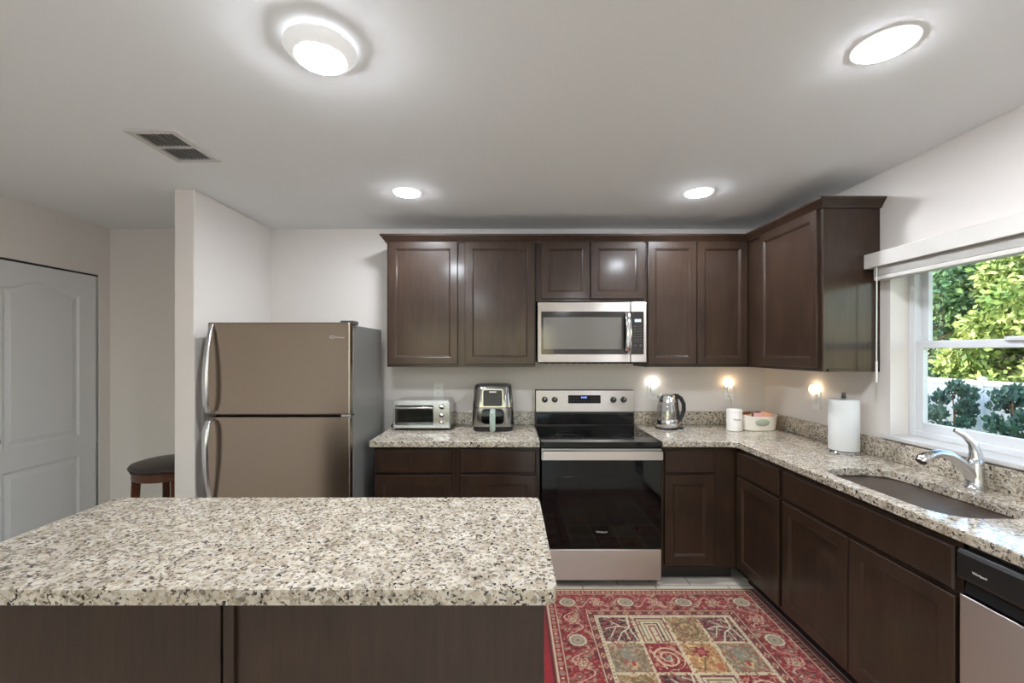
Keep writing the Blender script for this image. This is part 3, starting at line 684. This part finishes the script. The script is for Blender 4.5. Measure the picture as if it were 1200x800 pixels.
def pouch(lab, x, y, z, wd_, ht, th, m, rx, rz):
    b_ = MB()
    L_ = []
    for t in (0, .06, .3, .6, .94, 1):
        th_ = th * math.sin(PI * min(max(t, .04), .96)) ** .6
        L_.append([(p[0], p[1], t * ht) for p in rrect(wd_, max(th_, .002), min(th_, .01) * .45, 4)])
    b_.loft(L_)
    o = b_.build('snack_packet', m, bevel=0, smooth=True); o.location = (x, y, z); o.rotation_euler = (rx, 0, rz)
    tag(o, lab, 'packet', 'packets in the cream bin'); return o
pz = CT + .0075
pouch('flat tan packet at the left end of the cream bin', BX - .074, BY - .005, pz, .058, .104, .02, M_TAN, .05, .25)
pouch('brown packet wedged behind the tan one in the cream bin', BX - .060, BY + .028, pz, .060, .118, .018, M_BROWN, -.08, .1)
pouch('pale pink packet in the middle of the cream bin', BX - .004, BY - .008, pz, .056, .116, .022, M_PINK, .06, -.12)
pouch('dark brown packet behind the pink one in the cream bin', BX + .004, BY + .026, pz, .060, .110, .018, M_BROWN, -.05, .05)
pouch('peach packet at the right end of the cream bin', BX + .066, BY - .012, pz, .062, .118, .024, M_PEACH, .05, -.3)
pouch('peach packet standing behind the right end of the cream bin', BX + .070, BY + .024, pz, .060, .124, .02, M_PEACH, -.05, -.05)

ph = thing('paper_towel_holder', 'chrome paper towel stand with dark finial on the right countertop', 'paper towel holder', (1.882, 2.45, CT))
MB().lathe([(0, .0003), (.080, .0003), (.083, .006), (.080, .013), (.02, .016), (0, .016)], 40).build('base', M_CHROME, ph, smooth=True)
MB().lathe([(0, .015), (.007, .015), (.007, .305), (0, .305)], 16).build('rod', M_CHROME, ph, smooth=True)
MB().lathe([(0, .303), (.010, .303), (.013, .312), (.008, .317), (.012, .326), (.009, .335), (0, .338)], 20).build('finial', M_GREY, ph, smooth=True)
pt = thing('paper_towel_roll', 'full white paper towel roll standing on the chrome holder', 'paper towel', (1.882, 2.45, CT + .0165))
MB().lathe([(.021, 0), (.070, 0), (.0725, .004), (.0725, .276), (.070, .281), (.021, .281), (.021, 0)], 44, caps=False).build('paper', M_PAPER, pt, smooth=True)
MB().lathe([(.0205, .001), (.0205, .280), (.0185, .280), (.0185, .001), (.0205, .001)], 28, caps=False).build('cardboard_core', M_CARD, pt, smooth=True)

# ------------------------------------------------------------------ outlets and night lights
def outlet(lab, loc, rz):
    o = thing('wall_outlet', lab, 'outlet', loc, rz)
    MB().plate(rrect(.072, .116, .005, 4), [], 0.0, .006, FACE).build('plate', M_WHITEP, o, bevel=.002)
    for z in (.021, -.021):
        s_ = MB().plate(rrect(.034, .030, .010, 5, 0, z), [], .006, .0085, FACE).build('socket', M_WHITEP, o)
        q = MB()
        for x in (-.007, .007): q.box(x - .0012, x + .0012, -.0088, -.008, z - .002, z + .007)
        q.build('slots', M_GREY, s_)
    return o
def night(lab, loc, rz, col, st):
    o = thing('night_light', lab, 'night light', loc, rz)
    MB().plate(rrect(.040, .052, .008, 5, 0, 0), [], .0088, .026, FACE).build('plug_body', M_WHITEP, o, bevel=.003)
    MB().lathe([(0, .0), (.018, .0), (.022, .012), (.022, .030), (.016, .044), (0, .050)], 24, (0, -.024, .027)).build('shade', emit('night_light_shade', col, st), o, smooth=True)
    return o
ZO = 1.165
outlet('white wall outlet with the cool night light, left of the kettle', (1.118, YB - .0005, ZO), 0)
night('cool white night light plugged in above the kettle', (1.118, YB - .0005, ZO + .024), 0, (1, .95, .88, 1), 15)
outlet('white wall outlet in the corner above the canister', (1.712, YB - .0005, ZO), 0)
night('warm night light plugged in above the canister', (1.712, YB - .0005, ZO + .024), 0, (1, .72, .42, 1), 15)
outlet('white wall outlet on the right wall near the paper towels', (XR - .0005, 2.83, ZO), -PI / 2)
night('warm night light plugged into the right wall near the paper towels', (XR - .0005, 2.83, ZO + .024), -PI / 2, (1, .76, .48, 1), 15)
outlet('white wall outlet above the toaster oven with nothing lit', (-.555, YB - .0005, ZO + .01), 0)
pc = thing('power_cord', 'thin cord plugged in under the corner night light and hanging behind the canister', 'cord', (1.712, YB - .009, ZO - .021))
MB().box(-.012, .012, -.022, -.0008, -.010, .010).build('plug', M_WHITEP, pc, bevel=.003)
MB().tube([(.004, -.020, -.008), (.010, -.026, -.04), (.012, -.024, -.10), (.012, -.026, -.16), (.010, -.04, -.215), (.0, -.06, -.222)], .0028, 8).build('cable', M_CREAM, pc, smooth=True)

# ------------------------------------------------------------------ ceiling lights and vent
def can_light(lab, x, y):
    o = thing('recessed_light', lab, 'ceiling light', (x, y, ZC))
    MB().lathe([(.0725, -.0005), (.087, -.0005), (.0865, -.003), (.078, -.007), (.0735, -.008), (.0725, -.006)], 48, caps=False).build('trim_ring', M_RIM, o, smooth=True)
    MB().lathe([(.0735, -.0070), (.066, -.0106), (.05, -.0137), (.025, -.0158), (0.0, -.0164)], 48).build('lens', M_LENS, o, smooth=True)
    return o
can_light('recessed ceiling light in front of the wall cabinets left of the microwave', -.616, 2.62)
can_light('recessed ceiling light in front of the wall cabinets right of the microwave', 1.14, 2.62)
can_light('recessed ceiling light nearest the window', 1.177, 1.365)
for x in (-.6, 1.17):  # unseen lamps added behind the camera to fill the room with light
    for y, nm in ((-1.6, 'nearer'), (-3.3, 'farther')):
        can_light('%s added fill light in the ceiling behind the camera on the %s' % (nm, 'left' if x < 0 else 'right'), x, y)
fl = thing('surface_light', 'large drum ceiling light with stepped white shade near the ceiling vent', 'ceiling light', (-.587, 1.355, ZC))
MB().lathe([(0, -.0005), (.078, -.0005), (.078, -.012), (.076, -.014), (0, -.014)], 48).build('mounting_plate', M_WHITEP, fl, smooth=True)
MB().lathe([(.0785, -.001), (.084, -.001), (.084, -.0125), (.0785, -.0125)], 48, caps=False).build('added_glow_ring', M_GLOW, fl, smooth=True)  # hidden emitter added to brighten the ceiling around the fixture
MB().lathe([(.070, -.014), (.106, -.016), (.108, -.024), (.098, -.036), (.076, -.050), (.072, -.048), (.070, -.014)], 48, caps=False).build('shade', M_SHADE, fl, smooth=True)
MB().lathe([(.0725, -.046), (.0725, -.053), (.060, -.060), (.03, -.064), (0, -.065)], 48).build('lens', M_LENS, fl, smooth=True)

vt = thing('ceiling_vent', 'white rectangular air vent grille in the ceiling', 'vent', (-1.555, 2.03, ZC))
vm = MB().plate(rrect(.225, .315, .006, 3), [rrect(.165, .120, .003, 2, 0, .068), rrect(.165, .120, .003, 2, 0, -.068)], -.010, -.0005)
vm.build('frame', M_TRIM, vt, bevel=.002)
MB().box(-.084, .084, -.130, .130, -.0008, -.0002).build('shade_backing', M_GREY, vt)  # dark sheet standing in for the shade behind the slats
for yc in (.068, -.068):
    for k in range(9):
        MB().box(-.0052, .0052, -.0595, .0595, -.0005, .0005, T((-.072 + k * .018, yc, -.0058)) @ RY(1.0)).build('slat', M_TRIM, vt)

# ------------------------------------------------------------------ bar stool
st = thing('bar_stool', 'round dark leather bar stool with wooden legs behind the divider wall', 'stool', (-2.236, 2.87, 0), PI / 4)
MB().lathe([(0, .724), (.200, .724), (.213, .734), (.216, .746), (.206, .760), (.16, .773), (.08, .780), (0, .782)], 48).build('cushion', M_LEATHER, st, smooth=True)
MB().lathe([(0, .668), (.192, .668), (.198, .676), (.198, .712), (.205, .718), (.205, .7238), (0, .7238)], 48).build('apron', M_STOOL, st, smooth=True)
for k in range(4):
    a = k * PI / 2; c_, s_ = math.cos(a), math.sin(a)
    MB().loft([[((.172 + dx_) * c_ - dy_ * s_, (.172 + dx_) * s_ + dy_ * c_, .672) for dx_, dy_ in ((-.023, -.023), (.023, -.023), (.023, .023), (-.023, .023))],
               [((.20 + dx_) * c_ - dy_ * s_, (.20 + dx_) * s_ + dy_ * c_, .0005) for dx_, dy_ in ((-.015, -.015), (.015, -.015), (.015, .015), (-.015, .015))]]).build('leg', M_STOOL, st, bevel=.003)
MB().tube([(.178 * math.cos(t), .178 * math.sin(t), .22) for t in [2 * PI * k / 40 for k in range(40)]] + [(.178, 0, .22)], .010, 10, up=(0, 0, 1)).build('foot_ring', M_STOOL, st, smooth=True)

# ------------------------------------------------------------------ patterned rug (woven pattern computed per tuft)
RX0, RX1, RY0, RY1 = .115, 1.522, .78, 2.705      # near the range end: RY1
PX0, PX1 = .200, 1.503                             # patterned width; a plain red strip lies along the left edge
step = .0045
nx = int((RX1 - RX0) / step); ny = int((RY1 - RY0) / step)
gx, gy = np.meshgrid(np.linspace(RX0, RX1, nx), np.linspace(RY0, RY1, ny))
Xp = gx - PX0; Yp = RY1 - gy; WP = PX1 - PX0; LP = RY1 - RY0
def lin(r, g, b): return np.array(srgb(r, g, b)[:3])
def vnoise(x, y, s, seed):
    r = np.random.default_rng(seed); G = r.random((200, 200))
    u = x / s; v = y / s; i = np.floor(u).astype(int); j = np.floor(v).astype(int); fu = u - i; fv = v - j
    fu = fu * fu * (3 - 2 * fu); fv = fv * fv * (3 - 2 * fv)
    g = lambda a, b_: G[a % 200, b_ % 200]
    return (g(i, j) * (1 - fu) + g(i + 1, j) * fu) * (1 - fv) + (g(i, j + 1) * (1 - fu) + g(i + 1, j + 1) * fu) * fv
RED, DRED, CRM, PNK = lin(140, 30, 36), lin(92, 24, 28), lin(208, 188, 154), lin(172, 104, 88)
BRN, GLD, OLV, GRN, BLU = lin(66, 34, 34), lin(196, 150, 88), lin(146, 128, 88), lin(118, 114, 98), lin(138, 128, 112)
C = np.zeros(gx.shape + (3,)); C[:] = RED
def put(mask, col): C[mask] = col
n1 = vnoise(Xp + 3, Yp + 3, .018, 1); n2 = vnoise(Xp + 3, Yp + 3, .010, 2); n3 = vnoise(Xp + 3, Yp + 3, .035, 3)
e = np.minimum(np.minimum(Xp, WP - Xp), np.minimum(Yp, LP - Yp))
side = np.minimum(Xp, WP - Xp) < np.minimum(Yp, LP - Yp)
run = np.where(side, Yp, Xp)
def flower(cx, cy, r, n, cols, sx=1.0, sy=1.0, amp=.2):
    dx = (Xp - cx) / sx; dy = (Yp - cy) / sy
    m = (abs(dx) < r * 1.3) & (abs(dy) < r * 1.3); rr = np.hypot(dx, dy); a = np.arctan2(dy, dx)
    lim = r * (1 - amp + amp * np.cos(n * a))
    for f_, c_ in cols: put(m & (rr < lim * f_), c_)
# borders
put(e < .012, DRED); put((e >= .012) & (e < .018), PNK * .9); put((e >= .018) & (e < .024), CRM)
g = (e >= .024) & (e < .060); put(g, RED * .95)
ph_ = (run % .062) / .062 - .5
put(g & ((np.abs(ph_) / .30) ** 2 + ((e - .042) / .014) ** 2 < 1), PNK); put(g & ((np.abs(ph_) / .20) ** 2 + ((e - .042) / .009) ** 2 < 1), lin(150, 130, 112))
put(g & (np.abs(np.abs(ph_) - .5) < .08) & (abs(e - .042) < .008), CRM)
put((e >= .060) & (e < .066), CRM)
mb_ = (e >= .066) & (e < .232)
put(mb_ & (n2 > .74), PNK); put(mb_ & (n1 > .76), lin(166, 138, 108)); put(mb_ & (n2 < .2), lin(116, 92, 74)); put(mb_ & (n1 < .22), DRED)
vine = np.abs(e - .149 - .045 * np.sin(run * 2 * PI / .1667)) < .005; put(mb_ & vine, lin(206, 160, 140))
put((e >= .232) & (e < .238), CRM)
ig = (e >= .238) & (e < .272); put(ig, lin(112, 44, 42))
ph2 = (run % .070) / .070 - .5
put(ig & (np.abs(ph2) / .32 + np.abs(e - .255) / .014 < 1), lin(190, 150, 122)); put(ig & (np.abs(ph2) / .16 + np.abs(e - .255) / .007 < 1), RED)
put((e >= .272) & (e < .290), CRM); put((e >= .276) & (e < .284) & ((run % .022) < .007), lin(130, 96, 74))
cxs = [.14 + .3333 * k * (WP - .28) / 1.0 for k in range(4)]; cys = [.149 + .335 * k for k in range(6)]
rosette = [(1.0, DRED), (.9, CRM), (.70, lin(150, 134, 112)), (.42, lin(172, 152, 126)), (.2, lin(124, 112, 92))]
small = [(1, lin(200, 160, 136)), (.75, lin(150, 60, 56)), (.5, lin(206, 178, 140)), (.25, GRN)]
for cx in cxs:
    flower(cx, .149, .055, 12, rosette, 1.0, .85, .04)
for k in range(3):
    c0 = (cxs[k] + cxs[k + 1]) / 2; flower(c0, .149, .044, 6, small)
    for d in (-.085, .085): flower(c0 + d * 1.0, .149 + .03 * (1 if d > 0 else -1), .026, 5, [(1, PNK), (.6, DRED), (.3, CRM)])
for xx in (.149, WP - .149):
    for k, cy in enumerate(cys):
        if k: flower(xx, cy, .053, 12, rosette, amp=.04)
        flower(xx, cy + .1675, .044, 6, small)
        for d in (.085, .25): flower(xx + .03 * (1 if d < .1 else -1), cy + d, .028, 5, [(1, PNK), (.6, DRED), (.3, CRM)])
# panelled field
fx0, fy0 = .290, .290; fw = WP - .58; cw = fw / 4; chh = .213
fld = e >= .290
ci = np.clip(np.floor((Xp - fx0) / cw), 0, 3).astype(int); cj = np.floor((Yp - fy0) / chh).astype(int)
u = (Xp - fx0) / cw - ci; v = (Yp - fy0) / chh - cj
def seg(x0, y0, x1, y1, wd_):
    dx, dy = (x1 - x0), (y1 - y0); t = np.clip(((u - x0) * dx + (v - y0) * dy) / (dx * dx + dy * dy), 0, 1)
    return np.hypot((u - x0 - t * dx) * cw, (v - y0 - t * dy) * chh) < wd_
def cell(m, kind):
    if kind == 0:      # dark panel with a pale tree
        put(m, BRN); put(m & (n2 > .62), lin(150, 62, 60)); put(m & (n1 > .7), lin(132, 96, 80)); put(m & (n2 < .22), lin(170, 146, 120))
        t_ = seg(.88, .02, .82, .45, .005) | seg(.82, .45, .55, .62, .004) | seg(.55, .62, .35, .95, .004) | seg(.82, .45, .45, .38, .004) | seg(.45, .38, .12, .48, .0035) | seg(.82, .45, .92, .9, .004) | seg(.6, .41, .32, .16, .003) | seg(.66, .55, .7, .9, .003) | seg(.45, .38, .2, .78, .003) | seg(.86, .2, .6, .1, .003)
        put(m & t_, lin(214, 196, 166))
    elif kind == 1:    # cream panel of nested arches
        put(m, lin(212, 194, 160))
        for k in range(4):
            o_ = .06 + k * .11; ins = (u > o_) & (u < 1 - o_) & (v > o_ * .9) ; ins2 = (u > o_ + .045) & (u < 1 - o_ - .045) & (v > o_ * .9 + .05)
            put(m & ins & ~ins2, [lin(120, 60, 58), lin(140, 116, 84), BRN, lin(150, 70, 66)][k])
        put(m & (n2 > .80), lin(150, 110, 84))
    elif kind == 2:    # olive gold speckle
        put(m, lin(164, 132, 94)); put(m & (n2 > .6), lin(126, 104, 66)); put(m & (n1 < .3), lin(150, 84, 60)); put(m & (n2 < .24), lin(196, 172, 122))
        put(m & (np.abs(np.hypot((u - .5) * cw, (v - .5) * chh) - .055) < .005), lin(110, 92, 62))
    elif kind == 3:    # grey green vase
        put(m, lin(152, 128, 98)); put(m & (n2 > .6), lin(124, 106, 82)); put(m & (n1 < .28), lin(160, 92, 74)); put(m & (n2 < .24), lin(176, 160, 128))
        put(m & (np.hypot((u - .5) * cw * 1.4, (v - .38) * chh) < .045) & (n2 > .35), BLU)
        put(m & (np.abs(u - .55) < .14 * (1 - (v - .66) / .24)) & (v > .66) & (v < .9), lin(204, 172, 128)); put(m & (np.abs(u - .55) < .05) & (v > .62) & (v < .76), lin(168, 60, 56))
    elif kind == 4:    # red paisley
        put(m, lin(132, 30, 36)); put(m & (n2 > .68), lin(190, 130, 104)); put(m & (n2 < .18), lin(92, 22, 28))
        x_ = (u - .52) * cw; y_ = (v - .52) * chh; r_ = np.hypot(x_, y_); a_ = np.arctan2(y_, x_)
        sp_ = np.abs(((r_ - .012 * a_ / PI) % .030) - .015) < .0045
        put(m & (r_ < .078) & sp_, lin(214, 184, 150)); put(m & (r_ < .014), lin(130, 132, 112)); put(m & seg(.12, .25, .35, .85, .005), lin(206, 170, 140))
    else:              # gold panel with a red flower
        put(m, lin(192, 146, 96)); put(m & (n2 > .64), lin(160, 98, 64)); put(m & (n1 < .26), lin(222, 188, 130)); put(m & (n2 < .18), lin(128, 92, 60))
        x_ = (u - .5) * cw; y_ = (v - .32) * chh; r_ = np.hypot(x_, y_); a_ = np.arctan2(y_, x_)
        put(m & (r_ < .042 * (.8 + .2 * np.cos(6 * a_))), lin(136, 40, 46)); put(m & (r_ < .018), lin(190, 96, 84)); put(m & seg(.5, .5, .3, .9, .004), lin(120, 96, 60)); put(m & (np.hypot((u - .74) * cw, (v - .78) * chh) < .02), lin(190, 110, 70))
rows = [[0, 1, 2, 0], [3, 4, 5, 3], [2, 0, 1, 4], [5, 3, 0, 2], [1, 5, 4, 3], [4, 2, 3, 1], [0, 3, 5, 4]]
for j in range(7):
    for i in range(4): cell(fld & (ci == i) & (cj == j), rows[j][i])
bd = fld & (((u < .045) & (ci > 0)) | ((u > .955) & (ci < 3)) | (v < .035) | (v > .965))
put(bd, lin(210, 190, 154)); put(bd & (n2 > .66), lin(150, 92, 72))
put(Xp < 0, lin(150, 26, 34))
C *= (.64 + .28 * n3 * .5 + .14 * rng.random(gx.shape))[..., None]
z = np.full(gx.shape, .009) + .0006 * rng.random(gx.shape)
z[0, :] = z[-1, :] = .0008; z[:, 0] = z[:, -1] = .0008
V = np.stack([gx, gy, z], -1).reshape(-1, 3)
idx = np.arange(nx * ny).reshape(ny, nx)
Fq = np.stack([idx[:-1, :-1], idx[:-1, 1:], idx[1:, 1:], idx[1:, :-1]], -1).reshape(-1, 4)
me = bpy.data.meshes.new('area_rug'); me.from_pydata(V.tolist(), [], Fq.tolist())
ca = me.color_attributes.new('weave', 'FLOAT_COLOR', 'POINT')
ca.data.foreach_set('color', np.concatenate([C.reshape(-1, 3), np.ones((nx * ny, 1))], 1).astype(np.float32).ravel())
mr_ = mat('woven_rug', (.4, .1, .1, 1), .95, bump=.5, bscale=320)
at_ = mr_.node_tree.nodes.new('ShaderNodeVertexColor'); at_.layer_name = 'weave'
mr_.node_tree.links.new(at_.outputs['Color'], mr_.node_tree.nodes['Principled BSDF'].inputs['Base Color'])
mr_.node_tree.nodes['Principled BSDF'].inputs['Sheen Weight'].default_value = .15
me.materials.append(mr_)
rug = bpy.data.objects.new('area_rug', me); COL.objects.link(rug)
tag(rug, 'red panelled oriental rug on the floor between island and cabinets', 'rug')

# ------------------------------------------------------------------ outside the window
GZ = -.78
fe = thing('vinyl_fence', 'white vinyl privacy fence beyond the shrubs outside the window', 'fence', (12.5, 0, GZ))
for k in range(9):
    y0 = 2.0 + k * 1.9
    pn = MB().box(-.02, .02, y0 + .06, y0 + 1.84, .05, 1.36)
    for q in range(11): pn.box(-.026, .026, y0 + .07 + q * .16, y0 + .085 + q * .16, .06, 1.30)
    pn.build('panel', M_VINYL, fe)
    MB().box(-.05, .05, y0 + .05, y0 + 1.85, 1.36, 1.50).build('top_rail', M_VINYL, fe)
    pm = MB().box(-.065, .065, y0 - .065, y0 + .065, 0, 1.55)
    pm.loft([[(-.08, y0 - .08, 1.55), (.08, y0 - .08, 1.55), (.08, y0 + .08, 1.55), (-.08, y0 + .08, 1.55)], [(-.005, y0 - .005, 1.61), (.005, y0 - .005, 1.61), (.005, y0 + .005, 1.61), (-.005, y0 + .005, 1.61)]])
    pm.build('post', M_VINYL, fe)

def leaves(blobs, n, size, seed, droop=0.0, aspect=1.9):
    r = np.random.default_rng(seed); vv = []; ff = []
    wts = np.array([b_[3] ** 2 for b_ in blobs]); wts = wts / wts.sum()
    pick = r.choice(len(blobs), n, p=wts)
    for k in range(n):
        bx, by, bz_, br = blobs[pick[k]]
        d = r.normal(size=3); d /= np.linalg.norm(d); rad = br * (0.55 + 0.5 * r.random())
        c = np.array([bx, by, bz_]) + d * rad * np.array([1, 1, .8])
        t = d + r.normal(size=3) * .7 + np.array([0, 0, -droop]); t /= np.linalg.norm(t)
        q = np.cross(t, r.normal(size=3)); q /= np.linalg.norm(q) + 1e-9
        s_ = size * (.6 + .8 * r.random()); a = t * s_ * aspect * .5; b_ = q * s_ * .5
        i = len(vv)
        vv += [tuple(c - a), tuple(c + b_), tuple(c + a), tuple(c - b_)]; ff.append((i, i + 1, i + 2, i + 3))
    m = MB(); m.v = vv; m.f = ff; return m
def plant(name, lab, cat, x, y, h, spread, z0, m, n, size, seed, group, nb=22, trunk=.09, low=.25, tilt=.5):
    r = np.random.default_rng(seed)
    o = thing(name, lab, cat, (x, y, GZ), 0, group)
    blobs = []
    for k in range(nb):
        t = low + (1 - low) * (k + .5) / nb; a = r.random() * 2 * PI
        pr_ = spread * math.sin(PI * min(.98, (.18 + .8 * (t - low) / (1 - low)))) ** .7
        rr = pr_ * (.35 + .65 * math.sqrt(r.random()))
        blobs.append((rr * math.cos(a), rr * math.sin(a), h * t, spread * (.26 + .2 * r.random())))
    leaves(blobs, n, size, seed + 1, tilt).build('foliage', m, o)
    tb = MB().tube([(0, 0, 0), (.03, .02, h * .4), (-.02, .03, h * .85)], [trunk, trunk * .75, trunk * .2], 10)
    for bx, by, bz_, br in blobs[::2]:
        zs = max(.1, bz_ - .5 * math.hypot(bx, by) - .15); tb.tube([(.02, .02, min(zs, h * .8)), (bx * .5, by * .5, (zs + bz_) / 2 + .05), (bx, by, bz_)], [trunk * .35, trunk * .25, trunk * .1], 6)
    tb.build('trunk', M_BARK, o)
    return o
trees = [(17.0, 13.8, 5.6, 2.3, M_LEAF1, 'bright yellow-green tree just left in the window view'), (16.6, 17.6, 6.2, 2.3, M_LEAF2, 'mid green tree at the far left of the window view'),
         (16.6, 9.9, 5.8, 2.4, M_LEAF1, 'bright yellow-green tree at the right of the window view'), (21, 16.5, 6.9, 2.8, M_LEAF2, 'taller mid green tree behind the leftmost bright tree'),
         (21, 12.0, 6.8, 2.8, M_LEAF2, 'taller mid green tree behind the two bright trees'), (16.8, 6.0, 5.6, 2.3, M_LEAF1, 'bright tree past the right edge of the window view'),
         (20.5, 20.5, 7.0, 2.8, M_LEAF2, 'tall mid green tree farthest left behind the others'),
         (21, 7.8, 6.6, 2.8, M_LEAF2, 'mid green tree past the right edge of the window view')]
for k, (x, y, h, sp_, m, lab) in enumerate(trees):
    plant('tree', lab + ' beyond the fence', 'tree', x, y, h, sp_, GZ, m, 15000, .12, 40 + k, 'trees beyond the fence', 34, .14, .12, .35)
for k, (y, lab) in enumerate([(12.75, 'dark shrub at the left of the window view'), (11.35, 'dark shrub in the middle of the window view'), (10.0, 'dark shrub at the right of the window view'), (8.6, 'dark shrub just past the right edge of the window view')]):
    plant('shrub', lab + ' before the white fence', 'shrub', 11.6, y, 1.42, .52, GZ, M_LEAF3, 1300, .07, 80 + k, 'shrubs along the white fence', 18, .03, .1, -1.6)
